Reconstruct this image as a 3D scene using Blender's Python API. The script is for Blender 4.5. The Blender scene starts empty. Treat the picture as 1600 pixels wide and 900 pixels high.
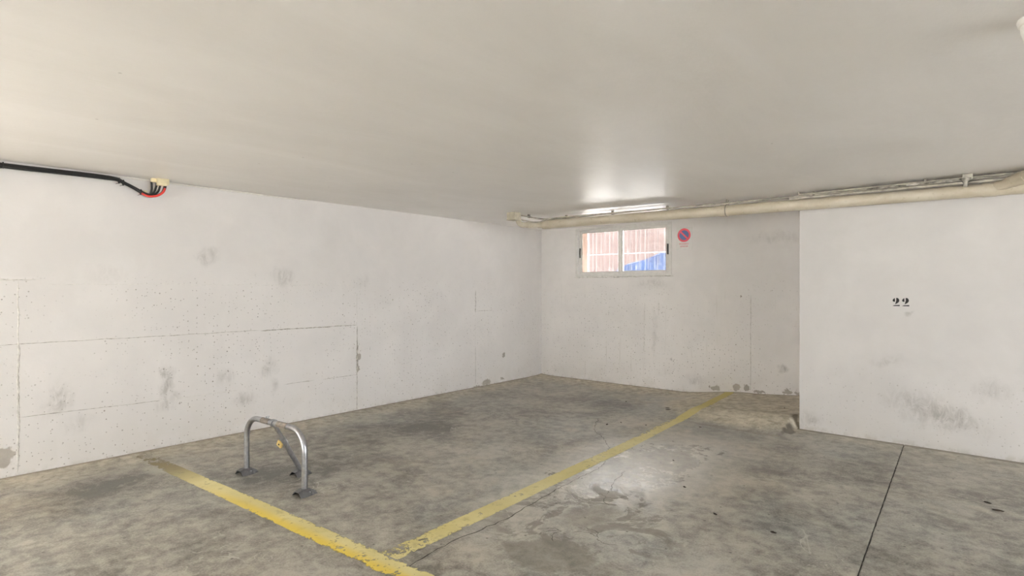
import bpy, bmesh, math, random
from mathutils import Vector, Matrix, noise as mnoise
random.seed(22)
scene = bpy.context.scene
C = scene.collection
R = math.radians

# ------------------------------------------------------------------ camera
CAM = Vector((5.629, -7.493, 1.43))
cd = bpy.data.cameras.new('camera'); cam = bpy.data.objects.new('camera', cd); C.objects.link(cam)
cd.sensor_fit = 'HORIZONTAL'; cd.sensor_width = 36.0; cd.lens = 893.43 / 1600 * 36; cd.clip_start = 0.05; cd.clip_end = 300
cam.location = CAM
fwd = Vector((-0.64093, 0.76760, 0.0))
cam.rotation_euler = fwd.to_track_quat('-Z', 'Y').to_euler()
scene.camera = cam

# ------------------------------------------------------------------ daylight
SKY = 7.5
world = bpy.data.worlds.new('overcast_sky'); scene.world = world; world.use_nodes = True
wb = world.node_tree.nodes['Background']; wb.inputs[0].default_value = (0.93, 0.965, 1.0, 1); wb.inputs[1].default_value = SKY

SUN = 280.0
sl = bpy.data.lights.new('sun', 'SUN'); sl.energy = SUN; sl.angle = R(1.0); sl.color = (1.0, .985, .965)
sun = bpy.data.objects.new('sun', sl); C.objects.link(sun); sun.location = (-10, -5, 12)
sun.rotation_euler = Vector((0.72, -0.18, -0.80)).to_track_quat('-Z', 'Y').to_euler()

# ------------------------------------------------------------------ exposure
vs = scene.view_settings
vs.view_transform = 'Standard'; vs.look = 'None'; vs.gamma = 1.0; vs.use_curve_mapping = False; vs.exposure = 0.26
scene.cycles.max_bounces = 9; scene.cycles.diffuse_bounces = 6; scene.cycles.glossy_bounces = 4
scene.cycles.transparent_max_bounces = 16; scene.cycles.use_denoising = True; scene.cycles.use_adaptive_sampling = True; scene.cycles.adaptive_threshold = 0.015

H = 2.377            # ceiling height
XR, YR = 11.0, -15.0 # far right wall, rear wall
PX, PY = 4.144, -1.155   # outer corner of the bay wall carrying the number
PROT = -math.atan2(0.064, 1.702)

# ------------------------------------------------------------------ node helpers
class S:
    """a socket with arithmetic"""
    def __init__(s, t, o): s.t, s.o = t, o
    def m(s, op, b=None, c=None, clamp=False):
        n = s.t.nodes.new('ShaderNodeMath'); n.operation = op; n.use_clamp = clamp
        for i, v in enumerate((s, b, c)):
            if v is None: continue
            if isinstance(v, S): s.t.links.new(v.o, n.inputs[i])
            else: n.inputs[i].default_value = v
        return S(s.t, n.outputs[0])
    def __add__(s, b): return s.m('ADD', b)
    def __radd__(s, b): return s.m('ADD', b)
    def __sub__(s, b): return s.m('SUBTRACT', b)
    def __rsub__(s, b): return (s * -1.0) + b
    def __mul__(s, b): return s.m('MULTIPLY', b)
    def __rmul__(s, b): return s.m('MULTIPLY', b)
    def __truediv__(s, b): return s.m('DIVIDE', b)
    def sq(s): return s.m('MULTIPLY', s)
    def abs(s): return s.m('ABSOLUTE')
    def max(s, b): return s.m('MAXIMUM', b)
    def min(s, b): return s.m('MINIMUM', b)
    def sat(s): return s.m('ADD', 0.0, clamp=True)
    def lt(s, b): return s.m('LESS_THAN', b)
    def gt(s, b): return s.m('GREATER_THAN', b)
    def step(s, a, b):
        n = s.t.nodes.new('ShaderNodeMapRange'); n.interpolation_type = 'SMOOTHSTEP'
        s.t.links.new(s.o, n.inputs[0]); n.inputs[1].default_value = a; n.inputs[2].default_value = b
        n.inputs[3].default_value = 0; n.inputs[4].default_value = 1
        if a > b: n.inputs[1].default_value = b; n.inputs[2].default_value = a; n.inputs[3].default_value = 1; n.inputs[4].default_value = 0
        return S(s.t, n.outputs[0])

class Mat:
    def __init__(self, name):
        self.m = bpy.data.materials.new(name); self.m.use_nodes = True
        self.t = self.m.node_tree; self.b = self.t.nodes['Principled BSDF']; self.out = self.t.nodes['Material Output']
        self.pos = None
    def new(self, typ): return self.t.nodes.new(typ)
    def link(self, a, b): self.t.links.new(a.o if isinstance(a, S) else a, b)
    def P(self):
        if self.pos is None:
            g = self.new('ShaderNodeTexCoord'); self.pos = g.outputs['Object']
        return self.pos
    def xyz(self, vec=None):
        n = self.new('ShaderNodeSeparateXYZ'); self.t.links.new(vec or self.P(), n.inputs[0]); return [S(self.t, o) for o in n.outputs]
    def vec(self, x, y, z):
        n = self.new('ShaderNodeCombineXYZ')
        for i, v in enumerate((x, y, z)):
            if isinstance(v, S): self.link(v, n.inputs[i])
            else: n.inputs[i].default_value = v
        return n.outputs[0]
    def scaled(self, sx, sy, sz, off=(0, 0, 0), rz=0):
        n = self.new('ShaderNodeMapping'); self.t.links.new(self.P(), n.inputs[0]); n.inputs['Scale'].default_value = (sx, sy, sz)
        n.inputs['Location'].default_value = off; n.inputs['Rotation'].default_value = (0, 0, rz); return n.outputs[0]
    def noise(self, scale, detail=4, rough=0.55, dist=0.0, vec=None, color=False):
        n = self.new('ShaderNodeTexNoise'); self.t.links.new(vec or self.P(), n.inputs['Vector'])
        n.inputs['Scale'].default_value = scale; n.inputs['Detail'].default_value = detail
        n.inputs['Roughness'].default_value = rough; n.inputs['Distortion'].default_value = dist
        return n.outputs['Color'] if color else S(self.t, n.outputs['Fac'])
    def voro(self, scale, feature='F1', vec=None, rnd=1.0):
        n = self.new('ShaderNodeTexVoronoi'); n.voronoi_dimensions = '2D'; n.feature = feature; self.t.links.new(vec or self.P(), n.inputs['Vector'])
        n.inputs['Scale'].default_value = scale; n.inputs['Randomness'].default_value = rnd
        return n
    def warp(self, amt, scale=3.0, detail=4):
        c = self.noise(scale, detail, color=True)
        a = self.new('ShaderNodeVectorMath'); a.operation = 'SUBTRACT'; self.t.links.new(c, a.inputs[0]); a.inputs[1].default_value = (.5, .5, .5)
        b = self.new('ShaderNodeVectorMath'); b.operation = 'SCALE'; self.t.links.new(a.outputs[0], b.inputs[0]); b.inputs['Scale'].default_value = amt
        d = self.new('ShaderNodeVectorMath'); d.operation = 'ADD'; self.t.links.new(self.P(), d.inputs[0]); self.t.links.new(b.outputs[0], d.inputs[1])
        return d.outputs[0]
    def mix(self, fac, a, b):
        n = self.new('ShaderNodeMix'); n.data_type = 'RGBA'
        def put(v, s):
            if isinstance(v, S): self.link(v, s)
            elif isinstance(v, tuple): s.default_value = (*v, 1)
            elif isinstance(v, (int, float)): s.default_value = v
            else: self.t.links.new(v, s)
        put(fac, n.inputs[0]); put(a, n.inputs[6]); put(b, n.inputs[7]); return n.outputs[2]
    def col(self, c): self.t.links.new(c, self.b.inputs['Base Color'])
    def bump(self, h, strength=0.3, dist=0.01):
        n = self.new('ShaderNodeBump'); self.link(h, n.inputs['Height']); n.inputs['Strength'].default_value = strength
        n.inputs['Distance'].default_value = dist; self.t.links.new(n.outputs[0], self.b.inputs['Normal'])
    def set(self, **k):
        for a, v in k.items():
            i = self.b.inputs[a.replace('_', ' ')]
            if isinstance(v, S): self.link(v, i)
            else: i.default_value = v

def blob(A, B, ca, cb, ra, rb, rot=0.0, soft=0.6):
    """0..1 elliptical mask in two (already warped) coordinates"""
    a, b = A - ca, B - cb
    if rot:
        c, s = math.cos(rot), math.sin(rot)
        a, b = a * c + b * s, b * c - a * s
    d = (a / ra).sq() + (b / rb).sq()
    return d.m('SQRT').step(1.0, 1.0 - soft)

def simple(name, color, rough=0.5, metal=0.0, var=0.08, scale=20.0, bump=0.0, spec=.5):
    m = Mat(name); n = m.noise(scale, 4)
    lo = tuple(max(0, c * (1 - var * 2)) for c in color); hi = tuple(min(1, c * (1 + var)) for c in color)
    m.col(m.mix(n.step(.3, .7), lo, hi)); m.set(Metallic=metal, Roughness=(n * 0.2 + (rough - 0.1)).sat(), Specular_IOR_Level=spec)
    if bump: m.bump(n, bump, 0.004)
    return m.m

# ------------------------------------------------------------------ surface materials
def floor_mat():
    m = Mat('worn_concrete_floor')
    w = m.warp(0.55, 2.2, 4); x, y, z = m.xyz(w)
    w2 = m.warp(0.16, 9, 5); x2, y2, z2 = m.xyz(w2)
    x3, y3, z3 = m.xyz(m.warp(.34, 5, 5))
    X, Y, Z = m.xyz()
    big = m.noise(0.55, 6, .6, .4); mid = m.noise(2.1, 7, .64, .6); fin = m.noise(11, 5, .68, .3); gr = m.noise(95, 2, .7)
    v = mid * 0.62 + big * 0.34 + fin * 0.62 + gr * 0.30
    v = v.step(0.68, 1.16)
    # broad tone of the slab, use stains plus a pale blob painting the window's glare
    for (cx, cy, rx, ry, a) in [(0.95, -3.9, .75, 1.6, -.26), (0.7, -6.2, .7, .6, -.30), (1.45, -5.1, .6, .7, -.24), (2.1, -4.9, .6, .6, -.10), (.5, -2.6, .3, 1.3, -.10),
                                (4.75, -2.35, .6, .55, -.16), (5.1, -3.9, 1.0, .8, -.12), (3.55, -5.9, 1.0, .5, -.10),
                                (1.9, -1.3, 1.1, .45, -.14), (2.25, -3.4, .6, 1.3, .15), (3.5, -3.2, .8, 1.9, .20), (1.6, -6.75, .7, .35, .10),
                                (2.1, -6.2, .7, .5, .02), (5.65, -2.7, .5, .25, .18), (4.5, -3.1, .5, .3, .10), (3.0, -2.0, .7, .35, .13)]:
        v = v + blob(x, y, cx, cy, rx, ry, 0, .9) * (a * (1.5 if a < 0 else 1.0))
    v = v.sat()
    c = m.mix(v, (.086, .079, .065), (.445, .42, .365))
    # cool grey and brown casts
    c = m.mix(m.noise(0.9, 5, .6, .5, vec=m.scaled(1, 1, 1, (7, 3, 0))).step(.46, .68) * .45, c, m.mix(v, (.098, .107, .105), (.42, .43, .405)))
    c = m.mix(m.noise(1.4, 6, .6, .5, vec=m.scaled(1, 1, 1, (-4, 9, 0))).step(.5, .72) * .50, c, m.mix(v, (.13, .107, .075), (.47, .41, .32)))
    # buff, dusty margin along the walls and on the ramp
    edge = (x.step(.55, .05) * .55).max((y * -1.0).step(.75, .05))
    edge = edge.max(blob(x2, y2, 3.55, -.7, 1.15, 1.0, 0, .3)).max((y * -1.0).step(1.75, 1.25) * X.step(4.0, 4.3) * .45)
    c = m.mix(edge * (mid * .9 + .40).sat() * .85, c, m.mix(fin.step(.3, .7), (.36, .312, .222), (.70, .64, .51)))
    # scraped, flaked coat by the parking line, paled to paint the window's glare
    glare_film = blob(x, y, 3.45, -3.45, .85, 2.0, -.10, .85)
    fl_n = m.noise(3.2, 6, .7, 1.0, vec=m.scaled(1, 1, 1, (2, 5, 0)))
    flake = (fl_n.step(.50, .56) * blob(x2, y2, 3.75, -4.5, .75, .85, 0, .5)).max(blob(x3, y3, 3.80, -5.03, .30, .18, .3, .22)).max(blob(x2, y2, 3.70, -4.42, .20, .26, 0, .5) * .8)
    c = m.mix(glare_film * (1.0 - flake) * (fin * .8 + .10).sat(), c, (.68, .665, .62))
    c = m.mix(flake * (fl_n * .9 + .2).sat(), c, m.mix(fin, (.13, .122, .104), (.28, .262, .228)))
    # white efflorescence squiggles and scratches
    sq = m.noise(1.7, 4, .55, 1.4, vec=m.scaled(1, 1, 1, (3.3, 1.1, 0)))
    line = (sq - .5).abs().step(.007, .001) * m.noise(1.1, 3, vec=m.scaled(1, 1, 1, (11, 2, 0))).step(.54, .62)
    c = m.mix(line * .55, c, (.50, .48, .43))
    # fine dark crazing
    ve = m.voro(5.5, 'DISTANCE_TO_EDGE', vec=m.warp(.25, 6, 5)); cr = S(m.t, ve.outputs['Distance']).step(.014, .003)
    c = m.mix(cr * m.noise(.8, 3, vec=m.scaled(1, 1, 1, (5, -7, 0))).step(.55, .66) * .45, c, (.075, .068, .055))
    # pits and specks
    vp = m.voro(7.0); spk = S(m.t, vp.outputs['Distance']).step(.07, .03) * m.xyz(vp.outputs['Color'])[0].gt(.86)
    c = m.mix(spk * .75, c, (.07, .062, .05))
    # shade on the ramp's steep end by the wall corner, painted dark
    c = m.mix(blob(x2, y2, 4.10, -1.36, .06, .20, 0, .6) * .8, c, (.055, .045, .033))
    fold_shade = ((y2 + 1.02).abs().step(.05, .0) * .5).max((y2 + 1.62).abs().step(.06, .0) * .5) * X.step(2.75, 3.05) * X.step(4.14, 4.10)  # shade of the ramp's ledge and foot, painted as darker strips
    c = m.mix(fold_shade * .8, c, (.16, .135, .095))
    # grime line at the foot of the walls
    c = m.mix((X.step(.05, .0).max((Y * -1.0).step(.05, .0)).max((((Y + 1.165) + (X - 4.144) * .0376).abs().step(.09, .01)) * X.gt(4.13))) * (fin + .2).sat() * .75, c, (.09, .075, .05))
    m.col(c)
    rough = (.46 - glare_film * .24 + flake * .3 + (fin - .5) * .35 + (mid - .5) * .3 + edge * .18)
    m.set(Roughness=rough.m('MINIMUM', .85).max(.18), Specular_IOR_Level=(glare_film * .35 + .45))
    m.bump(fin * .6 + gr * .25 + mid * .6 - cr * .2 - flake * .25 - spk * .5, .32, .012)
    return m.m

def conc_wall_mat(name, axis, pits_top, marks, base=(.74, .712, .694), pit_amt=1.0, chips=(), streaks=0.0):
    """painted cast concrete; axis = which horizontal coordinate runs along the wall"""
    m = Mat(name)
    X, Y, Z = m.xyz(); A = (X, Y)[axis]
    w = m.warp(.20, 6, 5); wx, wy, wz = m.xyz(w); WA = (wx, wy)[axis]
    w2 = m.warp(.11, 15, 4); ux, uy, uz = m.xyz(w2); UA = (ux, uy)[axis]
    big = m.noise(.8, 5, .55, .3); fin = m.noise(14, 5, .65); mid = m.noise(3, 5, .6, .4)
    c = m.mix((big * .7 + mid * .4).step(.38, .75), tuple(k * .925 for k in base), tuple(min(1, k * 1.03) for k in base))
    c = m.mix(m.noise(1.3, 4, vec=m.scaled(1, 1, 1, (9, 9, 2))).step(.5, .75) * .35, c, (base[0] * .955, base[1] * .965, base[2] * .99))
    # dirt towards the floor, in ragged stains
    low = Z.step(.55, .0) * mid.step(.42, .62)
    c = m.mix(low * .30, c, (.55, .52, .47))
    c = m.mix(Z.step(.06, .0) * fin.step(.42, .6) * .5, c, (.42, .39, .33))
    # air holes left by the casting
    hole = None
    for sc, thr, rad in ((7, .70, .060), (14, .68, .095), (27, .76, .13)):
        v = m.voro(sc, vec=m.vec(A, Z, 0.0)); rc = m.xyz(v.outputs['Color'])
        h = S(m.t, v.outputs['Distance']).step(rad, rad * .45) * rc[0].gt(thr) * (rc[1] * .6 + .4)
        hole = h if hole is None else hole.max(h)
    reg = (Z + (mid - .5) * .5).step(pits_top, pits_top - .25) * m.noise(1.1, 3, vec=m.scaled(1, 1, 1, (1, 4, 6))).step(.30, .58) * pit_amt
    hole = hole * reg
    c = m.mix(hole * .9, c, (.22, .19, .15))
    rag = m.noise(9, 6, .7, 1.2, vec=m.vec(A * 1.6, Z * .8, 3.0)).step(.30, .72) * .85 + .06
    # rubber scuffs and smears
    for (a, z, ra, rz_, rot, amt) in marks:
        c = m.mix(blob(WA, wz, a, z, ra, rz_, rot, 1.0) * rag * amt, c, (.20, .185, .16))
    if streaks:
        st = m.noise(1.0, 4, .6, vec=m.vec(A * 22.0, Z * 1.2, 0.0)).step(.60, .72) * Z.step(1.5, 1.1) * m.noise(1.6, 2).step(.45, .6)
        c = m.mix(st * streaks, c, (.55, .52, .465))
    chip = None
    for (a, z, ra, rz_) in chips:
        b_ = blob(UA, uz, a, z, ra, rz_, 0, .25); chip = b_ if chip is None else chip.max(b_)
    hgt = fin * .35 + mid * .5 - hole * 1.2
    if chip is not None:
        c = m.mix(chip * .9, c, m.mix(fin, (.25, .222, .185), (.46, .42, .365))); hgt = hgt - chip * 1.2
    m.col(c); m.set(Roughness=.55, Specular_IOR_Level=.45); m.bump(hgt, .28, .012)
    return m.m

def ceiling_mat():
    m = Mat('trowelled_plaster_ceiling')
    st = m.noise(1.6, 7, .6, .6, vec=m.scaled(1.0, .32, 1, rz=R(18))); big = m.noise(.45, 4, .55); fin = m.noise(30, 5, .6)
    c = m.mix((st * .6 + big * .5).step(.35, .8), (.79, .761, .726), (.89, .864, .836))
    sp = m.noise(1.15, 4, .55, .5, vec=m.scaled(1, .5, 1, (4, 4, 0))).step(.69, .75)
    c = m.mix(sp * .4, c, (.88, .865, .83))
    v = m.voro(2.2); d = S(m.t, v.outputs['Distance']).step(.022, .01) * m.xyz(v.outputs['Color'])[0].gt(.9)
    c = m.mix(d * .5, c, (.35, .32, .28))
    m.col(c); m.set(Roughness=(fin * .16 + .28).sat(), Specular_IOR_Level=.5)
    m.bump(st * 1.0 + big * 1.2 + m.noise(4.5, 3, .5, vec=m.scaled(1.0, .35, 1, rz=R(12))) * .25 + fin * .04, .55, .03)
    return m.m

M = {}
M['floor'] = floor_mat()
M['ceiling'] = ceiling_mat()
M['left'] = conc_wall_mat('painted_concrete_left', 1, 1.62,
    [(-5.556, .60, .07, .22, 0, .75), (-5.53, .42, .16, .08, .6, .45), (-6.33, .55, .14, .20, -.5, .60), (-6.2, .35, .15, .10, 0, .35), (-4.61, .62, .10, .17, -.4, .55),
     (-4.55, .42, .08, .12, 0, .4), (-4.86, .33, .16, .10, .2, .55), (-5.20, 1.72, .16, .12, .5, .50), (-4.45, 1.55, .17, .14, -.4, .50), (-5.05, .58, .15, .13, .3, .35),
     (-6.0, 1.55, .2, .1, 0, .2), (-3.5, 1.5, .2, .1, .4, .2)],
    chips=[(-6.66, .17, .09, .09), (-1.33, .05, .10, .045), (-.98, .065, .06, .02), (-.95, .42, .035, .035), (-1.52, .02, .08, .02), (-3.53, .63, .03, .05), (-3.545, .50, .025, .06)])
M['back'] = conc_wall_mat('painted_concrete_back', 0, 1.55,
    [(1.95, 1.50, .35, .12, 0, .35), (3.70, .44, .09, .07, 0, .7), (2.0, .8, .05, .5, 0, .3), (2.25, .43, .05, .03, 0, .6), (2.6, .2, .2, .1, 0, .4), (3.6, 2.05, .5, .1, 0, .3)],
    base=(.85, .822, .80), streaks=.42,
    chips=[(2.86, .105, .065, .04), (3.13, .15, .05, .045), (3.25, .165, .045, .05), (3.42, .13, .09, .02), (3.74, .165, .06, .03), (3.86, .16, .05, .025), (3.19, 1.33, .012, .016), (2.78, .12, .02, .02)])
M['bay'] = conc_wall_mat('painted_plaster_bay', 0, .75,
    [(1.0, .36, .38, .22, -.3, .55), (1.25, .28, .35, .16, -.3, .65), (.90, 1.18, .06, .03, 0, .5), (.1, .12, .16, .10, 0, .5), (.75, .75, .22, .05, .2, .3), (1.5, .55, .2, .15, 0, .35)],
    base=(.65, .625, .606), pit_amt=.45)
M['plain'] = simple('painted_wall_plain', (.76, .745, .715), .8, var=.04, scale=2)
M['yard_ground'] = simple('pale_yard_paving', (.66, .65, .63), .9, scale=3)
M['ext_ground'] = simple('outside_paving', (.46, .455, .445), .9, scale=3)
M['galv'] = None

def galv():
    m = Mat('galvanised_steel'); n = m.noise(45, 5, .6); f = m.noise(90, 3)
    m.col(m.mix(n.step(.35, .65), (.34, .345, .36), (.42, .425, .44))); m.set(Metallic=.9, Roughness=(n * .12 + f * .08 + .22).sat()); m.bump(f, .08, .002); return m.m
M['galv'] = galv()
M['foot'] = simple('dull_zinc_plate', (.15, .152, .158), .5, .6, .12, 40, .1)
M['tape'] = simple('worn_brown_wrap', (.235, .205, .175), .65, .1, .2, 40, .3)
M['brass'] = simple('brass_padlock', (.78, .60, .24), .4, .35, .08, 60)
M['hole'] = simple('black_slot', (.02, .02, .02), .7)
M['pvc'] = None
def pvc():
    m = Mat('aged_cream_pvc'); X, Y, Z = m.xyz(); n = m.noise(6, 6, .6, vec=m.scaled(.5, 1, 1)); f = m.noise(22, 4, .6)
    c = m.mix(n.step(.35, .7), (.45, .395, .295), (.57, .52, .425)); c = m.mix(f.step(.60, .72) * .5, c, (.33, .27, .17))
    m.col(c); m.set(Roughness=.42); m.bump(f, .1, .003); return m.m
M['pvc'] = pvc()
M['conduit'] = simple('grey_beige_conduit', (.40, .37, .31), .5, 0, .2, 12)
M['clip'] = simple('clip_grey', (.22, .20, .165), .6)
M['box'] = simple('beige_box_plastic', (.50, .455, .36), .55, 0, .08, 15)
M['cable'] = simple('black_cable_sheath', (.007, .007, .007), .6)
M['red'] = simple('red_cable_sheath', (.52, .035, .025), .45)
M['grey_cable'] = simple('grey_cable_sheath', (.16, .17, .165), .5)
M['cream'] = simple('cream_plastic', (.74, .66, .43), .45, 0, .06)
M['alu'] = simple('white_aluminium', (.78, .765, .73), .4, 0, .03)
M['gasket'] = simple('grey_gasket', (.33, .32, .30), .6)
M['latch'] = simple('black_latch', (.06, .058, .05), .45)
M['white'] = simple('white_plastic', (.82, .79, .74), .4, 0, .04)
M['grille'] = simple('grey_grille_paint', (.035, .034, .033), .5)
M['sign'] = simple('sign_plate_white', (.80, .79, .76), .4, 0, .02)
M['sred'] = simple('sign_red', (.70, .085, .12), .45, 0, .03)
M['sblue'] = simple('sign_blue', (.075, .13, .30), .45, 0, .03)
M['ink'] = simple('black_stencil_paint', (.012, .011, .010), .6, 0, .2)
M['seam'] = simple('rough_concrete_seam', (.47, .44, .39), .9, 0, .25, 30, .6)
M['seam_pale'] = simple('painted_concrete_seam', (.73, .705, .665), .85, 0, .10, 30, .4)
M['crack'] = simple('dark_crack', (.045, .040, .032), .9)
M['plaster'] = simple('loose_grey_plaster', (.30, .28, .24), .9, 0, .4, 18, .8)
M['plaster_white'] = simple('loose_white_plaster', (.72, .70, .65), .9, 0, .1, 25, .8)
M['debris'] = simple('dark_leaf_litter', (.055, .042, .028), .9, 0, .3)

def paint_mat(name, strong):
    """yellow road paint, worn through in flakes; object x = along the line, y = across (both in metres)"""
    m = Mat(name); X, Y, Z = m.xyz()
    n = m.noise(9, 8, .7, .6); f = m.noise(40, 5, .7); b = m.noise(1.3, 4, .6)
    c = m.mix(b.step(.35, .7), (.60, .525, .215), (.72, .655, .345))
    c = m.mix(n.step(.55, .68) * .6, c, (.42, .37, .17))
    if strong:
        s = X.step(1.0, 2.0); lower = Y.step(.03, -.05)
        c = m.mix(s * lower * (b * .9 + .25).sat(), c, (.74, .53, .015))
        c = m.mix(X.step(1.15, .5) * .85, c, (.30, .255, .145))
        al = (n * .6 + f * .4) + X.step(.1, .9) * .13 - (Y.abs().step(.045, .085)) * .14 - (X - 2.9).abs().step(.5, .1) * .05
        a = (al - .045).step(.44, .50) * (X.step(.0, 1.1) * .40 + .56).sat()
    else:
        c = m.mix(X.step(3.6, 4.8) * .6, c, (.46, .375, .08))
        al = (n * .6 + f * .4) + .10 - (Y.abs().step(.05, .085)) * .10 - X.step(.9, .0) * .085 - blob(X, Y, 2.1, 0, .5, .3, 0, .9) * .02
        a = (al - .035).step(.44, .49) * .95
    m.col(c); m.set(Roughness=.6)
    tr = m.new('ShaderNodeBsdfTransparent'); mx = m.new('ShaderNodeMixShader')
    m.link(a, mx.inputs[0]); m.t.links.new(tr.outputs[0], mx.inputs[1]); m.t.links.new(m.b.outputs[0], mx.inputs[2]); m.t.links.new(mx.outputs[0], m.out.inputs[0])
    m.bump(f, .2, .004)
    return m.m
M['line_a'] = paint_mat('worn_yellow_line_paint_front', True)
M['line_b'] = paint_mat('worn_yellow_line_paint_side', False)

def sheet_mat():
    m = Mat('clear_ribbed_plastic')
    tr = m.new('ShaderNodeBsdfTransparent'); tr.inputs[0].default_value = (.97, .965, .965, 1)
    n = m.noise(7, 5, .6, 1.0); X, Y, Z = m.xyz()
    m.b.inputs['Base Color'].default_value = (.30, .295, .29, 1); m.set(Roughness=.35)
    tl = m.new('ShaderNodeBsdfTranslucent'); tl.inputs[0].default_value = (.10, .095, .095, 1)
    ad = m.new('ShaderNodeMixShader'); ad.inputs[0].default_value = .35
    m.t.links.new(m.b.outputs[0], ad.inputs[1]); m.t.links.new(tl.outputs[0], ad.inputs[2])
    mx = m.new('ShaderNodeMixShader'); rib = (X * (2 * math.pi / .076)).m('COSINE').step(.80, .99); m.link((n.step(.52, .70) * .10 + rib * .12 + .04).sat(), mx.inputs[0])
    m.t.links.new(tr.outputs[0], mx.inputs[1]); m.t.links.new(ad.outputs[0], mx.inputs[2]); m.t.links.new(mx.outputs[0], m.out.inputs[0])
    return m.m
M['sheet'] = sheet_mat()
def glass_mat():
    m = Mat('window_glass'); tr = m.new('ShaderNodeBsdfTransparent'); tr.inputs[0].default_value = (.97, .97, .97, 1)
    gl = m.new('ShaderNodeBsdfGlossy'); gl.inputs['Roughness'].default_value = .05; fr = m.new('ShaderNodeFresnel'); fr.inputs[0].default_value = 1.45
    mx = m.new('ShaderNodeMixShader'); m.t.links.new(fr.outputs[0], mx.inputs[0]); m.t.links.new(tr.outputs[0], mx.inputs[1]); m.t.links.new(gl.outputs[0], mx.inputs[2])
    m.t.links.new(mx.outputs[0], m.out.inputs[0]); return m.m
M['glass'] = glass_mat()
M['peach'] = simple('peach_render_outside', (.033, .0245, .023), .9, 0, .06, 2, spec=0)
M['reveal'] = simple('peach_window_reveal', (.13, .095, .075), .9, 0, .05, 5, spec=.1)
M['blue'] = simple('blue_tarpaulin', (.0075, .0145, .034), .9, 0, .1, 3, spec=0)

# ------------------------------------------------------------------ mesh helpers
def link(name, me, mat=None, parent=None):
    o = bpy.data.objects.new(name, me); C.objects.link(o)
    if mat is not None: me.materials.append(mat)
    if parent is not None: o.parent = parent
    return o
def finish(name, bm, mat, parent=None, smooth=False, bevel=0.0, recalc=True):
    if bevel: bmesh.ops.bevel(bm, geom=bm.edges[:], offset=bevel, segments=2, affect='EDGES', profile=.6)
    if recalc: bmesh.ops.recalc_face_normals(bm, faces=bm.faces[:])
    me = bpy.data.meshes.new(name); bm.to_mesh(me); bm.free()
    if smooth:
        for p in me.polygons: p.use_smooth = True
        try: me.set_sharp_from_angle(angle=R(38))
        except Exception: pass
    return link(name, me, mat, parent)
def box(bm, x0, y0, z0, x1, y1, z1):
    v = [bm.verts.new(p) for p in ((x0,y0,z0),(x1,y0,z0),(x1,y1,z0),(x0,y1,z0),(x0,y0,z1),(x1,y0,z1),(x1,y1,z1),(x0,y1,z1))]
    for f in ((0,3,2,1),(4,5,6,7),(0,1,5,4),(1,2,6,5),(2,3,7,6),(3,0,4,7)): bm.faces.new([v[i] for i in f])
def boxo(name, a, b, mat, parent=None, bevel=0.0):
    bm = bmesh.new(); box(bm, *[min(p, q) for p, q in zip(a, b)], *[max(p, q) for p, q in zip(a, b)]); return finish(name, bm, mat, parent, bevel=bevel, smooth=bevel > 0)
def tube(bm, pts, r, seg=14, cap=True, radii=None, flat=1.0):
    pts = [Vector(p) for p in pts]; n = len(pts); T = []
    for i in range(n):
        a = pts[max(i-1, 0)]; b = pts[min(i+1, n-1)]; T.append((b - a).normalized())
    up = Vector((0, 0, 1)) if abs(T[0].z) < .9 else Vector((1, 0, 0))
    N = (up - T[0] * up.dot(T[0])).normalized(); rings = []
    for i in range(n):
        if i: N = (N - T[i] * N.dot(T[i])).normalized()
        B = T[i].cross(N); rr = radii[i] if radii else r
        rings.append([bm.verts.new(pts[i] + (N * math.cos(k*2*math.pi/seg) + B * math.sin(k*2*math.pi/seg) * flat) * rr) for k in range(seg)])
    for i in range(n-1):
        for k in range(seg):
            bm.faces.new((rings[i][k], rings[i][(k+1)%seg], rings[i+1][(k+1)%seg], rings[i+1][k]))
    if cap:
        bm.faces.new(rings[0][::-1]); bm.faces.new(rings[-1])
def tubeo(name, pts, r, mat, parent=None, seg=14, radii=None, cap=True):
    bm = bmesh.new(); tube(bm, pts, r, seg, cap, radii); return finish(name, bm, mat, parent, smooth=True)
def spline(pts, sub=8):
    P = [Vector(p) for p in pts]; out = []
    for i in range(len(P)-1):
        p0, p1, p2, p3 = P[max(i-1,0)], P[i], P[i+1], P[min(i+2,len(P)-1)]
        for k in range(sub):
            t = k/sub; out.append(.5*((2*p1)+(p2-p0)*t+(2*p0-5*p1+4*p2-p3)*t*t+(3*p1-p0-3*p2+p3)*t**3))
    out.append(P[-1]); return out
def lathe(bm, prof, seg=32, at=(0,0,0)):
    rings = []
    for r, z in prof:
        rings.append([bm.verts.new((at[0]+r*math.cos(k*2*math.pi/seg), at[1]+r*math.sin(k*2*math.pi/seg), at[2]+z)) for k in range(seg)])
    for a, b in zip(rings, rings[1:]):
        for k in range(seg): bm.faces.new((a[k], a[(k+1)%seg], b[(k+1)%seg], b[k]))
    bm.faces.new(rings[0]); bm.faces.new(rings[-1])
def prism(bm, pts2, f, depth_vec):
    """extrude a 2-D outline; f maps (u,v) to 3-D"""
    a = [bm.verts.new(f(u, v)) for u, v in pts2]; d = Vector(depth_vec); b = [bm.verts.new(Vector(f(u, v)) + d) for u, v in pts2]
    bm.faces.new(a); bm.faces.new(b[::-1]); n = len(a)
    for i in range(n): bm.faces.new((a[i], b[i], b[(i+1)%n], a[(i+1)%n]))
def tag(o, label=None, cat=None, group=None, kind=None):
    for k, v in (('label', label), ('category', cat), ('group', group), ('kind', kind)):
        if v: o[k] = v
    return o
def empty(name, loc=(0,0,0), rz=0.0, **k):
    o = bpy.data.objects.new(name, None); C.objects.link(o); o.location = loc; o.rotation_euler = (0, 0, rz); o.empty_display_size = .1
    return tag(o, **k)
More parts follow.
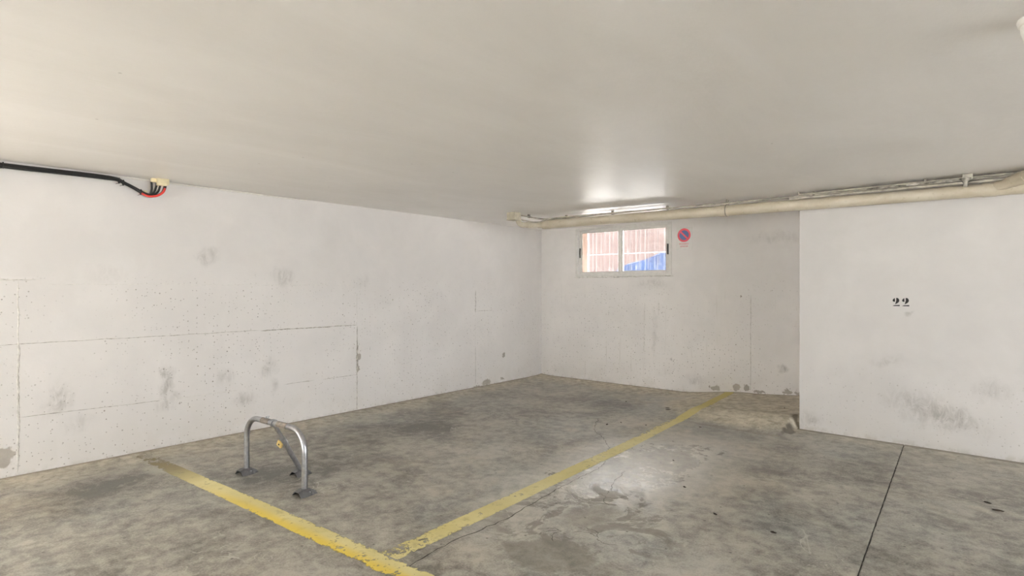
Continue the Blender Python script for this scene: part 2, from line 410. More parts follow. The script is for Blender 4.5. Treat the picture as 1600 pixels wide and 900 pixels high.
def sstep(a, b, t):
    t = max(0., min(1., (t-a)/(b-a))); return t*t*(3-2*t)

# ------------------------------------------------------------------ floor
def floor_z(x, y):
    ramp = .125 * (sstep(2.35, 3.3, x) * .68 + sstep(3.3, 4.0, x) * .32) * (sstep(-1.68, -1.05, y) * .88 + sstep(-1.0, -.1, y) * .12)
    if y < -1.0: ramp *= 1 - sstep(4.055, 4.135, x)
    fillet = .016 * math.exp(-max(0, x) / .10) + .016 * math.exp(-max(0, -y) / .12)
    und = .006 * mnoise.noise(Vector((x*.7, y*.7, 3.1)))
    return ramp + (fillet if x < 4.1 else 0) + und * sstep(0, .5, x)
def joint_x(y): return 5.034 - (y + 1.252) * .0314
xs = sorted(set([round(-.25 + .25*i, 4) for i in range(54)] + [round(2.3 + .05*i, 4) for i in range(37)] + [4.03, 4.055, 4.075, 4.095, 4.115, 4.135, 4.144, .05, .1, .15, .2]))
ys = sorted(set([round(-15 + .25*i, 4) for i in range(62)] + [round(-1.9 + .05*i, 4) for i in range(39)] + [-.02, -.25, -.15, -.4]))
jx = [-.0045, -.003, .003, .0045]
xs = [x for x in xs if abs(x - 5.08) > .15]
cols = [(x, 0) for x in xs] + [(d, 1) for d in jx]; cols.sort(key=lambda c: c[0] if c[1] == 0 else 5.08 + c[0])
bm = bmesh.new(); grid = []
for y in ys:
    row = []
    for c, isj in cols:
        x = joint_x(max(-6, y)) + c if isj else c
        zz = floor_z(x, y)
        if isj and abs(c) < .0035 and y < -1.1: zz -= .014
        row.append(bm.verts.new((x, y, zz)))
    grid.append(row)
for i in range(len(ys)-1):
    for j in range(len(cols)-1):
        bm.faces.new((grid[i][j], grid[i][j+1], grid[i+1][j+1], grid[i+1][j]))
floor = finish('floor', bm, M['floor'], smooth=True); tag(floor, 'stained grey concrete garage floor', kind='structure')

# saw-cut fill and cracks: thin jagged dark ribbons lying in the slab surface
def ribbon(name, pts, w, mat, parent, jag=.012, lift=.0012, sub=10, label=None):
    P = spline(pts, sub); bm = bmesh.new(); L = []; n = len(P)
    for i, p in enumerate(P):
        t = (P[min(i+1, n-1)] - P[max(i-1, 0)]).normalized(); s = Vector((-t.y, t.x, 0))
        q = p + s * jag * (random.random() - .5) * 2
        ww = w * (.45 + .9 * random.random()) * (1 if 0 < i < n-1 else .1)
        L.append([bm.verts.new((v.x, v.y, floor_z(v.x, v.y) + lift)) for v in (q - s * ww * .5, q + s * ww * .5)])
    for a, b in zip(L, L[1:]): bm.faces.new((a[0], b[0], b[1], a[1]))
    o = finish(name, bm, mat, parent)
    if label: o['label'] = label
    return o
ribbon('crack', [(3.37,-5.68,0),(3.31,-5.30,0),(3.325,-4.80,0),(3.28,-4.26,0),(3.265,-3.92,0),(3.257,-3.60,0),(3.17,-3.3,0)], .006, M['crack'], floor, .010)
ribbon('crack', [(3.17,-3.3,0),(3.02,-3.02,0),(2.80,-2.75,0),(2.55,-2.50,0),(2.33,-2.05,0)], .004, M['crack'], floor, .012)
ribbon('crack', [(3.44,-3.5,0),(3.52,-3.80,0),(3.60,-4.02,0)], .005, M['crack'], floor, .012)
for k, (x, y) in enumerate([(3.62,-4.08), (3.70,-4.72), (3.9,-4.66)]):
    for j in range(3):
        a = random.random()*6.28; ribbon('crack', [(x,y,0),(x+.07*math.cos(a),y+.07*math.sin(a),0),(x+.15*math.cos(a+.5),y+.15*math.sin(a+.5),0)], .004, M['crack'], floor, .008, sub=5)
# the crumbly tar in the saw cut
ribbon('joint_seal', [(joint_x(y), y, 0) for y in (-1.22, -2, -3, -4, -5, -6)], .0055, M['crack'], floor, .0015, lift=.0006, sub=24, label='dark saw-cut joint across the floor')

# ------------------------------------------------------------------ parking lines
def line(name, a, b, w0, w1, mat, label, off=None):
    a, b = Vector((*a, 0)), Vector((*b, 0)); d = b - a; L = d.length; d.normalize(); s = Vector((-d.y, d.x, 0))
    rz = math.atan2(d.y, d.x); bm = bmesh.new(); rows = []; N = int(L / .05)
    for i in range(N+1):
        u = L * i / N; w = w0 + (w1 - w0) * i / N; row = []
        for j in range(5):
            v = w * (j / 4 - .5) + (off(u) if off else 0) + .004 * mnoise.noise(Vector((u*9, j*3., 1)))
            p = a + d * u + s * v; row.append(bm.verts.new((u, v, floor_z(p.x, p.y) + .0022)))
        rows.append(row)
    for r0, r1 in zip(rows, rows[1:]):
        for j in range(4): bm.faces.new((r0[j], r1[j], r1[j+1], r0[j+1]))
    o = finish(name, bm, mat, floor); o.location = (a.x, a.y, 0); o.rotation_euler = (0, 0, rz); o['label'] = label; return o
line('painted_line', (.09, -5.765), (3.60, -5.63), .125, .15, M['line_a'], 'worn yellow painted line in front of the barrier')
line('painted_line', (3.175, -5.575), (3.045, -.02), .135, .125, M['line_b'], 'yellow painted line running to the window wall',
     lambda u: .045 * sstep(2.3, 3.85, u) - .045 * sstep(3.85, 4.35, u) - .03 * sstep(4.3, 4.6, u) + .02 * sstep(4.6, 5.1, u))

# ------------------------------------------------------------------ ceiling and walls
bm = bmesh.new(); box(bm, -.3, YR-.3, H, XR+.3, .3, H+.25); ceiling = tag(finish('ceiling', bm, M['ceiling']), 'pale trowelled plaster ceiling', kind='structure')

OPY0, OPY1 = -10.6, -9.25    # opening sized for its daylight in the left wall, out of view behind the photographer
bm = bmesh.new()
box(bm, -.3, OPY1, -.1, 0, .3, H); box(bm, -.3, YR-.3, -.1, 0, OPY0, H); box(bm, -.3, OPY0, 2.25, 0, OPY1, H)
wall_left = tag(finish('wall_left', bm, M['left']), 'long white painted concrete wall with cast seams', kind='structure')

WX0, WX1, WZ0, WZ1 = .672, 2.252, 1.607, 2.352   # window hole
bm = bmesh.new()
box(bm, 0, 0, -.1, WX0, .3, H); box(bm, WX1, 0, -.1, XR, .3, H); box(bm, WX0, 0, -.1, WX1, .3, WZ0); box(bm, WX0, 0, WZ1, WX1, .3, H)
wall_back = tag(finish('wall_back', bm, M['back']), 'white concrete wall holding the small window', kind='structure')

bm = bmesh.new(); box(bm, 0, 0, -.02, 6.84, 1.15+.25, H)
bay = finish('wall_right', bm, M['bay'], bevel=.006); bay.location = (PX, PY, 0); bay.rotation_euler = (0, 0, PROT)
tag(bay, 'projecting smooth white wall stencilled with a number', kind='structure')

bm = bmesh.new()
EX0, EX1 = 2.5, 5.5  # unseen rear opening, added to let daylight in
box(bm, -.3, YR-.3, -.1, EX0, YR, H); box(bm, EX1, YR-.3, -.1, XR+.3, YR, H); box(bm, EX0, YR-.3, 2.25, EX1, YR, H)
tag(finish('wall_rear', bm, M['plain']), 'white rear wall with an unseen opening added for daylight', kind='structure')
bm = bmesh.new(); SY0, SY1 = -8.0, -1.6  # unseen opening added to send sky light onto the left wall
box(bm, XR, YR, -.1, XR+.3, SY0, H); box(bm, XR, SY1, -.1, XR+.3, .3, H); box(bm, XR, SY0, 2.28, XR+.3, SY1, H)
tag(finish('wall_side', bm, M['plain']), 'white side wall far right, with a wide opening added to let light in', kind='structure')
tag(boxo('shade_block', (-.3, YR-.3, H+.25), (XR+.3, .3, H+6.5), M['plain']), 'unseen block above the garage, added to shade the right side', kind='structure')  # unseen mass, added to keep sun off the ground at right

# outside ground seen by the daylight at the openings added in the walls
bm = bmesh.new(); box(bm, -30, YR-30, -.35, -.3, 1.0, -.06); box(bm, -.3, YR-30, -.35, 30, YR-.3, -.06); box(bm, XR+.3, YR-.3, -.35, 30, 4, -.06)
tag(finish('ground_outside', bm, M['ext_ground']), 'paved ground outside the garage', kind='structure')

# ------------------------------------------------------------------ cast seams of the left and back walls
def seam(name, parent, mat, f, length, w, proud, jag, n=None, fade=.0):
    """ridge of leaked concrete; f(s, t, o) -> 3-D with s along, t across, o out of the wall"""
    n = n or max(12, int(length / .022)); bm = bmesh.new(); rows = []
    for i in range(n+1):
        s = length * i / n; e = .25 + .75 * min(1, min(i, n-i) / 2)
        r1, r2, r3 = random.random(), random.random(), random.random()
        c = jag * (mnoise.noise(Vector((s*6, 3.3, length))) + .5*(r1-.5)); ww = w * (.35 + .9 * r2) * e; pr = proud * (.25 + .9 * r3) * e
        rows.append([bm.verts.new(f(s, c - ww*.5, -.001)), bm.verts.new(f(s, c - ww*.12, pr)), bm.verts.new(f(s, c + ww*.2, pr*.7)), bm.verts.new(f(s, c + ww*.5, -.001))])
    for a, b in zip(rows, rows[1:]):
        for j in range(3): bm.faces.new((a[j], b[j], b[j+1], a[j+1]))
    return finish(name, bm, mat, parent)
def LV(y, z0, z1, w, pr, jag, mat): seam('cast_seam', wall_left, mat, lambda s, t, o: (o, y + t, z0 + s), z1 - z0, w, pr, jag)
def LH(z, y0, y1, w, pr, jag, mat, tilt=0): seam('cast_seam', wall_left, mat, lambda s, t, o: (o, y0 + s, z + t + tilt * s), y1 - y0, w, pr, jag)
LV(-6.571, .02, 1.48, .014, .003, .008, M['seam_pale']); LV(-6.565, .05, 1.0, .006, .003, .010, M['seam'])
LV(-3.556, .02, .99, .012, .007, .004, M['seam']); LV(-3.556, .42, .80, .024, .010, .014, M['seam']); LV(-3.556, .99, 1.38, .006, .003, .003, M['seam_pale'])
LV(-4.667, .12, .95, .006, .002, .003, M['seam_pale']); LV(-2.76, .02, 1.15, .005, .002, .003, M['seam_pale'])
LV(-1.564, .03, .60, .007, .003, .005, M['seam']); LV(-1.564, .6, 1.2, .006, .002, .003, M['seam_pale']); LV(-1.564, 1.08, 1.40, .016, .006, .008, M['seam'])
LV(-5.06, .20, .42, .006, .002, .003, M['seam_pale']); LV(-3.15, .10, .42, .012, .003, .002, M['seam_pale'])
LH(1.005, -6.9, -4.7, .006, .003, .004, M['seam']); LH(1.0, -4.7, -3.556, .012, .006, .006, M['seam'])
LH(.452, -6.56, -5.6, .006, .003, .004, M['seam'], -.02); LH(.432, -5.6, -4.9, .006, .003, .004, M['seam_pale']); LH(.427, -4.45, -4.1, .007, .003, .004, M['seam']); LH(.425, -4.0, -3.56, .006, .003, .003, M['seam'])
LH(1.10, -1.55, -1.2, .006, .003, .004, M['seam']); LH(1.12, -.6, -.1, .005, .002, .004, M['seam_pale'])
LH(1.49, -6.9, -6.45, .014, .006, .010, M['seam_pale']); LH(1.46, -6.4, -3.6, .005, .0015, .010, M['seam_pale'])
def BV(x, z0, z1, w, pr, jag, mat): seam('cast_seam', wall_back, mat, lambda s, t, o: (x + t, -o, z0 + s), z1 - z0, w, pr, jag)
BV(3.309, .12, 1.34, .007, .003, .003, M['seam']); BV(1.83, .5, 1.05, .012, .003, .008, M['seam_pale']); BV(1.45, .45, 1.1, .006, .002, .004, M['seam_pale'])
BV(1.98, .35, .75, .006, .002, .006, M['seam_pale'])

# ------------------------------------------------------------------ window_1
win = tag(empty('window_1', (WX0, 0, WZ0)), 'white aluminium two-pane sliding window under the pipes', kind='structure')
WW, WH = WX1 - WX0, WZ1 - WZ0
def wbox(name, x0, z0, x1, z1, y0, y1, mat, parent=win, bevel=.003): return boxo(name, (x0, y0, z0), (x1, y1, z1), mat, parent, bevel)
F = .035
wbox('frame_rail', 0, 0, WW, F, -.012, .09, M['alu']); wbox('frame_rail', 0, WH-F, WW, WH, -.012, .09, M['alu'])
wbox('frame_stile', 0, F, F, WH-F, -.012, .09, M['alu']); wbox('frame_stile', WW-F, F, WW, WH-F, -.012, .09, M['alu'])
def sash(x0, x1, y0, lw, rw, bw, tw, latch_x):
    s = bpy.data.objects.new('sash', None); C.objects.link(s); s.parent = win; s.location = (x0, y0, F)
    w, h = x1 - x0, WH - 2*F
    boxo('sash_stile', (0, 0, 0), (lw, .03, h), M['alu'], s, .002); boxo('sash_stile', (w-rw, 0, 0), (w, .03, h), M['alu'], s, .002)
    boxo('sash_rail', (lw, 0, 0), (w-rw, .03, bw), M['alu'], s, .002); boxo('sash_rail', (lw, 0, h-tw), (w-rw, .03, h), M['alu'], s, .002)
    g = .006
    bm = bmesh.new(); box(bm, lw, .004, bw, lw+g, .02, h-tw); box(bm, w-rw-g, .004, bw, w-rw, .02, h-tw); box(bm, lw+g, .004, bw, w-rw-g, .02, bw+g); box(bm, lw+g, .004, h-tw-g, w-rw-g, .02, h-tw)
    finish('gasket', bm, M['gasket'], s)
    boxo('pane', (lw+g, .012, bw+g), (w-rw-g, .016, h-tw-g), M['glass'], s)
    bm = bmesh.new(); box(bm, latch_x-.010, -.012, h*.38, latch_x+.010, .002, h*.60); box(bm, latch_x-.006, -.022, h*.45, latch_x+.006, -.010, h*.55)
    finish('latch', bm, M['latch'], s, bevel=.002, smooth=True)['label'] = 'black finger latch'
    return s
sash(F, .80, .045, .040, .045, .030, .035, .018)
sash(.745, WW-F, .005, .055, .052, .035, .038, WW-F-.745-.022)
for a_, b_ in (((.001, .095, .001), (.012, .302, WH-.001)), ((WW-.012, .095, .001), (WW-.001, .302, WH-.001)), ((.012, .095, WH-.012), (WW-.012, .302, WH-.001))):
    boxo('reveal_lining', a_, b_, M['reveal'], win)
# sill plaster under the frame
seam('sill_mortar', wall_back, M['seam_pale'], lambda s, t, o: (WX0 - .03 + s, -o, WZ0 - .008 + t), WW + .06, .03, .010, .006)

# ribbed clear plastic sheet fixed outside, behind the panes
bm = bmesh.new(); nx = 160; pitch = .076; rows = []
for i in range(nx+1):
    x = .62 + 1.70 * i / nx; row = []
    for k in range(9):
        zz = 1.56 + .86 * k / 8
        yy = .345 + .013 * math.cos(2*math.pi*x/pitch) + .012 * mnoise.noise(Vector((x*4, zz*4, 2)))
        row.append(bm.verts.new((x, yy, zz)))
    rows.append(row)
for a, b in zip(rows, rows[1:]):
    for k in range(8): bm.faces.new((a[k], b[k], b[k+1], a[k+1]))
sheet = finish('corrugated_sheet', bm, M['sheet'], smooth=True)
tag(sheet, 'clear corrugated plastic sheet behind the window panes', 'sheet')
sm = sheet.modifiers.new('thickness', 'SOLIDIFY'); sm.thickness = .0015
# window grille bar outside
g = empty('window_grille', (.6, .395, 1.56), label='thin white grille with one crossbar outside the window', cat='grille')
tubeo('crossbar', [(.0, 0, .40), (1.74, 0, .40)], .005, M['grille'], g, 8)
for k in range(12): tubeo('bar', [(.04 + .151*k, .012, 0), (.04 + .151*k, .012, .88)], .0035, M['grille'], g, 8)

# the small yard outside the window
yard = [('yard_ground', (-6.5, .3, 1.40), (6, 3.2, 1.50), M['yard_ground'], 'paved yard outside the window')]
for n, a, b, mt, lb in yard: tag(boxo(n, a, b, mt), lb, kind='structure')
tag(boxo('wall_yard', (-6.5, 3.2, 1.45), (6, 3.4, 2.78), M['peach']), 'peach rendered yard wall behind the window', kind='structure')
# blue covered crate in the yard
bm = bmesh.new(); prism(bm, [(0,0),(1.55,0),(1.55,.40),(1.35,.50),(.95,.53),(.62,.40),(.30,.36),(.08,.26),(0,.2)], lambda u, v: (.42+u*.95, 1.6, 1.5+v), (0, .5, 0))
tag(finish('tarpaulin_bundle', bm, M['blue'], bevel=.015, smooth=True), 'blue covered bundle seen through the window', 'bundle')

# ------------------------------------------------------------------ no-parking sign
sg = empty('no_parking_sign', (2.322, -.004, 1.945), label='small white no-parking sign beside the window', cat='sign')
boxo('plate', (0, -.003, 0), (.228, .003, .312), M['sign'], sg, .001)
def disc(name, r0, r1, cx, cz, y, mat, parent, seg=48):
    bm = bmesh.new(); a = [bm.verts.new((cx + r1*math.cos(2*math.pi*k/seg), y, cz + r1*math.sin(2*math.pi*k/seg))) for k in range(seg)]
    if r0:
        b = [bm.verts.new((cx + r0*math.cos(2*math.pi*k/seg), y, cz + r0*math.sin(2*math.pi*k/seg))) for k in range(seg)]
        for k in range(seg): bm.faces.new((a[k], a[(k+1)%seg], b[(k+1)%seg], b[k]))
    else: bm.faces.new(a)
    return finish(name, bm, mat, parent)
disc('red_ring', .066, .093, .112, .205, -.0042, M['sred'], sg); disc('blue_disc', 0, .066, .112, .205, -.0040, M['sblue'], sg)
bm = bmesh.new(); c45 = .7071; hw = .0115; L_ = .075
bm.faces.new([bm.verts.new((.112 + (u*c45 + v*c45), -.0048, .205 + (-u*c45 + v*c45))) for u, v in ((-L_,-hw),(L_,-hw),(L_,hw),(-L_,hw))])
finish('red_slash', bm, M['sred'], sg)
def text_mesh(name, body, size, mat, parent, loc, width=None):
    cu = bpy.data.curves.new(name, 'FONT'); cu.body = body; cu.size = size; cu.align_x = 'CENTER'; cu.extrude = .0003; cu.resolution_u = 3
    to = bpy.data.objects.new(name + '_tmp', cu); C.objects.link(to); dg = bpy.context.evaluated_depsgraph_get(); dg.update()
    me = bpy.data.meshes.new_from_object(to.evaluated_get(dg)); bpy.data.objects.remove(to, do_unlink=True); bpy.data.curves.remove(cu)
    me.materials.clear(); o = link(name, me, mat, parent); o.rotation_euler = (R(90), 0, 0); o.location = loc
    if width:
        xsz = max(v.co.x for v in me.vertices) - min(v.co.x for v in me.vertices); o.scale.x = width / xsz
    return o
text_mesh('lettering', 'PROHIBIDO', .026, M['sred'], sg, (.112, -.0045, .078), .135)
text_mesh('lettering', 'APARCAR', .026, M['sred'], sg, (.112, -.0045, .044), .112)

# ------------------------------------------------------------------ stencilled 22 on the bay wall (child of the wall)
K = .000322
dig = [[(300,345),(283,350),(262,368),(248,395),(246,420),(256,438),(275,447),(292,448),(304,445),(298,425),(297,395),(300,368)],
       [(330,345),(338,338),(355,336),(378,348),(397,372),(406,405),(402,435),(388,462),(365,484),(335,503),(306,520),(322,498),(340,470),(346,440),(348,405),(342,372)],
       [(243,568),(268,553),(300,544),(345,543),(398,540),(412,537),(416,550),(415,572),(340,571),(290,573)]]
for k, dx in enumerate((0, 226)):
    bm = bmesh.new()
    for poly in dig:
        q = [((u - 245 + dx) * K, (478*15 - 440*15 - v) * K) for u, v in poly]
        bm.faces.new([bm.verts.new((u, 0, v)) for u, v in q])
    bmesh.ops.triangulate(bm, faces=bm.faces[:])
    o = finish('stencilled_digit', bm, M['ink'], bay); o.location = (4.943 - PX, -.0012, 1.264); o['label'] = 'black stencilled digit 2'

# ------------------------------------------------------------------ parking barrier
PL, PR = Vector((1.222, -5.415, 0)), Vector((1.984, -5.371, 0))
bar_rz = math.atan2((PR-PL).y, (PR-PL).x); BW = (PR-PL).length
mid_ = (PL + PR) * .5; zb = floor_z(mid_.x, mid_.y)
bar = empty('parking_barrier', (mid_.x, mid_.y, zb), bar_rz, label='grey steel fold-down parking barrier arch on the floor', cat='barrier')
hw_, top, rad, tr_ = BW/2, .440, .155, .0205
path = [(-hw_, 0, .02), (-hw_, 0, .12), (-hw_, 0, top-rad)]
for k in range(1, 11): a = math.pi/2*k/10; path.append((-hw_ + rad - rad*math.cos(a), 0, top - rad + rad*math.sin(a)))
mirror = [(-x, y, z) for x, y, z in path[::-1]]
tubeo('arch_tube', path + [(0, 0, top)] + mirror, tr_, M['galv'], bar, 20)
def foot(x, y, name='foot'):
    bm = bmesh.new(); t = .005
    prof = [(-.062, 0), (-.056, .0), (-.022, .036), (.022, .036), (.056, 0), (.062, 0), (.026, .042), (-.026, .042)]
    y0, y1 = -.062, .070
    def fn(yy, k, hz):
        return [bm.verts.new((u*k, yy, v*hz)) for u, v in prof]
    ra, rb, rc, rd = fn(y0, .92, .80), fn(y0+.03, 1, 1), fn(y1-.045, 1, 1), fn(y1, .80, .35); n = len(prof)
    for p, q in ((ra, rb), (rb, rc), (rc, rd)):
        for i in range(n): bm.faces.new((p[i], p[(i+1)%n], q[(i+1)%n], q[i]))
    bm.faces.new(ra[::-1]); bm.faces.new(rd)
    o = finish(name, bm, M['foot'], bar); o.location = (x, y, 0); return o
f1 = foot(-hw_, 0); f2 = foot(hw_, 0)
# strut: rear foot position in barrier space
rs = Matrix.Rotation(-bar_rz, 3, 'Z') @ (Vector((1.573, -5.164, 0)) - mid_); rs.z = 0
f3 = foot(rs.x, rs.y); f3.rotation_euler = (0, 0, 0)
for f, (fx, fy) in ((f1, (-1, 0)), (f2, (1, 0)), (f3, (0, 0))):
    for sx in (-1, 1):
        bm = bmesh.new(); lathe(bm, [(.0, .0), (.008, .0), (.008, .006), (.004, .009)], 8, (sx*.042, .012, .018)); finish('anchor_bolt', bm, M['galv'], f, smooth=True)
s0 = Vector((-.006, 0, top)); s1 = Vector((rs.x, rs.y, .035)); sd = (s1 - s0)
tubeo('strut_inner_tube', [s0 + sd*.02, s0 + sd*.45], .0135, M['galv'], bar, 14)
tubeo('strut_outer_tube', [s0 + sd*.33, s1], .0185, M['galv'], bar, 16)
tubeo('strut_collar', [s0 + sd*.32, s0 + sd*.345], .021, M['galv'], bar, 16)
for xx, l in ((-.006, .026),): tubeo('hinge_sleeve', [(xx-l/2, 0, top), (xx+l/2, 0, top)], .0275, M['galv'], bar, 20)
for xx, l in ((-.105, .105), (.115, .125)): tubeo('wrap', [(xx-l/2, 0, top), (xx+l/2, 0, top)], .0218, M['tape'], bar, 20)['label'] = 'brown worn wrap on the arch'
bm = bmesh.new(); lathe(bm, [(0, 0), (.004, 0), (.004, .020), (.009, .020), (.009, .026), (.003, .028)], 8, (-.075, 0, top + .016)); finish('bolt', bm, M['galv'], bar, smooth=True)
bm = bmesh.new(); lathe(bm, [(0, 0), (.004, 0), (.004, .010), (.007, .012), (.003, .016)], 8, (-.105, 0, top + .018)); finish('bolt', bm, M['galv'], bar, smooth=True)
# locking eye on the strut
lk = s0 + sd*.44; e = []
for k in range(17): a = 2*math.pi*k/16; e.append(lk + Vector((.020 + .026*math.cos(a), -.012, .020 + .024*math.sin(a))))
tubeo('locking_eye', e, .0035, M['galv'], bar, 8, cap=False)

# padlock hanging from the locking eye
pw = Matrix.Translation(bar.location) @ Matrix.Rotation(bar_rz, 4, 'Z')
lp = pw @ (lk + Vector((-.014, -.030, .030)))
pad = empty('padlock', lp, R(-18), label='small brass padlock hanging on the barrier strut', cat='padlock')
pad.rotation_euler = (R(8), R(32), R(14)); 
bm = bmesh.new(); box(bm, -.021, -.008, -.046, .021, .008, -.008); finish('lock_body', bm, M['brass'], pad, bevel=.0035, smooth=True); pad.scale = (1.2, 1.2, 1.2)
sh = [(-.013, 0, -.012), (-.013, 0, .012)] + [(-.013*math.cos(math.pi*k/8), 0, .012 + .013*math.sin(math.pi*k/8)) for k in range(1, 8)] + [(.013, 0, .012), (.013, 0, -.012)]
tubeo('shackle', sh, .003, M['galv'], pad, 8)
bm = bmesh.new(); lathe(bm, [(0, 0), (.0055, 0), (.0055, .002)], 12); kh = finish('keyhole', bm, M['hole'], pad); kh.rotation_euler = (R(90), 0, 0); kh.location = (0, -.0075, -.028)

# ------------------------------------------------------------------ soil pipe under the ceiling
pipe = empty('drain_pipe', (1.05, -1.50, 2.2), label='long cream plastic drain pipe under the ceiling', cat='pipe')
def rel(o, pts): return [Vector(p) - Vector(o.location) for p in pts]
PRad = .056
A_ = Vector((1.10, -1.475, 2.262)); B_ = Vector((4.17, -1.275, 2.258)); D_ = Vector((6.9, -1.330, 2.240))
def onp(x):
    return A_ + (B_ - A_) * ((x - A_.x)/(B_.x - A_.x)) if x < B_.x else B_ + (D_ - B_) * ((x - B_.x)/(D_.x - B_.x))
tubeo('pipe_run', rel(pipe, [onp(x) for x in (1.13, 2.0, 3.0, 4.0, 4.17, 4.5, 5.5, 6.9)]), PRad, M['pvc'], pipe, 24)
for x in (3.45, 5.63): tubeo('coupling', rel(pipe, [onp(x-.045), onp(x+.045)]), PRad + .005, M['pvc'], pipe, 24)
tubeo('reducer', rel(pipe, [onp(1.24), onp(1.16), onp(1.12), onp(1.06)]), PRad, M['pvc'], pipe, 24, radii=[PRad+.004, PRad+.004, .040, .040])
# narrow run and elbow rising to the ceiling
E0 = Vector((1.00, -1.83, 2.235)); st = onp(1.10)
el = [st, st + (E0-st)*.5, E0 + (st-E0).normalized()*.10]
cc = E0 + (st-E0).normalized()*.06
for k in range(1, 8):
    a = math.pi/2*k/7; dn = (E0-st).normalized(); el.append(E0 + dn*(-.08 + .08*math.sin(a)) + Vector((0, 0, .08 - .08*math.cos(a))))
el.append(Vector((E0.x, E0.y, H + .01)))
tubeo('elbow', rel(pipe, el), .034, M['pvc'], pipe, 18)
tubeo('coupling', rel(pipe, [st + (E0-st)*.45, st + (E0-st)*.62]), .039, M['pvc'], pipe, 18)
# branch coming down from the ceiling on the right
bq = onp(5.70); tubeo('branch_pipe', rel(pipe, [bq + Vector((-.02, -.02, .015)), bq + Vector((.12, -.11, .055)), bq + Vector((.24, -.20, .085)), bq + Vector((.5, -.45, .15))]), .045, M['pvc'], pipe, 20)
tubeo('branch_collar', rel(pipe, [bq + Vector((.075, -.075, .042)), bq + Vector((.15, -.135, .063))]), .050, M['pvc'], pipe, 20)
for x in (3.47,):
    q = onp(x); bm = bmesh.new(); ring = [q + Vector((0, math.sin(2*math.pi*k/20)*(PRad+.003), math.cos(2*math.pi*k/20)*(PRad+.003))) for k in range(21)]
    tube(bm, rel(pipe, ring), .006, 6, False); tube(bm, rel(pipe, [q + Vector((0, 0, PRad)), (q.x, q.y, H)]), .005, 6); finish('hanger', bm, M['clip'], pipe, smooth=True)

# ------------------------------------------------------------------ junction box and conduits
jb = empty('junction_box', (1.04, -1.96, H), label='beige junction box on the ceiling near the corner', cat='junction box')
boxo('box_body', (-.062, -.065, -.085), (.062, .065, 0), M['box'], jb, .004); boxo('box_lid', (-.066, -.069, -.097), (.066, .069, -.085), M['box'], jb, .003)
def conduit(name, pts, r, clips, label, mat='conduit', sub=6):
    o = empty(name, pts[0], label=label, cat='conduit'); tubeo('tube', rel(o, spline(pts, sub)), r, M[mat], o, 10)
    for c in clips:
        c = Vector(c); bm = bmesh.new(); box(bm, c.x-.009, c.y-r-.008, c.z-r-.004, c.x+.009, c.y+r+.008, H - .0008)
        for v in bm.verts: v.co -= o.location
        finish('clip', bm, M['clip'], o, bevel=.002)
    return o
zc_ = H - .030
conduit('conduit', [(1.09,-1.90,zc_), (1.075,-1.70,zc_), (1.055,-1.46,zc_), (1.13,-1.35,zc_), (1.40,-1.325,zc_), (2.07,-1.30,zc_), (2.78,-1.29,zc_), (3.46,-1.265,zc_), (4.2,-1.262,zc_), (5.0,-1.30,zc_), (6.8,-1.36,zc_)], .0105,
        [(1.076,-1.70,zc_), (1.40,-1.325,zc_), (2.07,-1.30,zc_), (2.78,-1.29,zc_), (3.46,-1.265,zc_), (4.3,-1.265,zc_)], 'thin conduit clipped to the ceiling from the junction box')
conduit('conduit', [(1.09,-1.96,zc_-.045), (1.10,-1.80,zc_-.062), (1.16,-1.60,zc_-.066), (1.3,-1.50,2.330), (2.0,-1.46,2.330), (3.0,-1.40,2.328), (3.6,-1.37,2.326)], .009, [], 'thin conduit lying on top of the cream drain pipe')
conduit('conduit', [(4.18,-1.34,H), (4.185,-1.34,H-.015), (4.215,-1.34,H-.024), (4.5,-1.345,H-.024), (5.4,-1.375,H-.024), (6.8,-1.42,H-.024)], .0085, [(5.2,-1.365,H-.024)], 'short grey conduit turning down from the ceiling above the number wall')
conduit('conduit', [(4.1,-1.345,2.318), (4.6,-1.352,2.318), (5.2,-1.365,2.316), (5.74,-1.377,2.313), (6.8,-1.40,2.31)], .0115, [], 'beige conduit running along the drain pipe above the number wall')

# broken plaster and loose wadding over the pipes
def lump(name, at, size, mat, label, cat, seed=0, sub=3, amt=.35):
    bm = bmesh.new(); bmesh.ops.create_icosphere(bm, subdivisions=sub, radius=1)
    for v in bm.verts:
        n = mnoise.noise(v.co * 1.7 + Vector((seed*3.1, seed, 0))) * amt + mnoise.noise(v.co * 4.3 + Vector((seed, 0, 9))) * amt * .5
        v.co *= 1 + n; v.co = Vector((v.co.x*size[0], v.co.y*size[1], v.co.z*size[2]))
    o = finish(name, bm, mat, smooth=True); o.location = at; tag(o, label, cat); return o
lump('plaster_scrap', (4.89, -1.402, 2.333), (.15, .020, .011), M['plaster'], 'long grey strip of loose plaster on the conduits', 'plaster', 1)
lump('plaster_scrap', (5.115, -1.412, 2.333), (.045, .015, .009), M['plaster_white'], 'small white lump of plaster on the conduits', 'plaster', 2)
lump('plaster_scrap', (5.30, -1.410, 2.334), (.105, .020, .011), M['plaster'], 'grey strip of loose plaster beside the funnel bracket', 'plaster', 5)
br = empty('pipe_bracket', (5.475, -1.425, 2.30), label='funnel-shaped plaster bracket between conduit and drain pipe', cat='bracket')
bm = bmesh.new(); lathe(bm, [(0, -.03), (.014, -.03), (.015, 0), (.022, .018), (.040, .036), (.042, .044)], 14); finish('bracket_body', bm, M['plaster'], br, smooth=True)
bm = bmesh.new(); box(bm, -.02, -.012, .030, .05, .012, .076); finish('bracket_arm', bm, M['conduit'], br, bevel=.004)
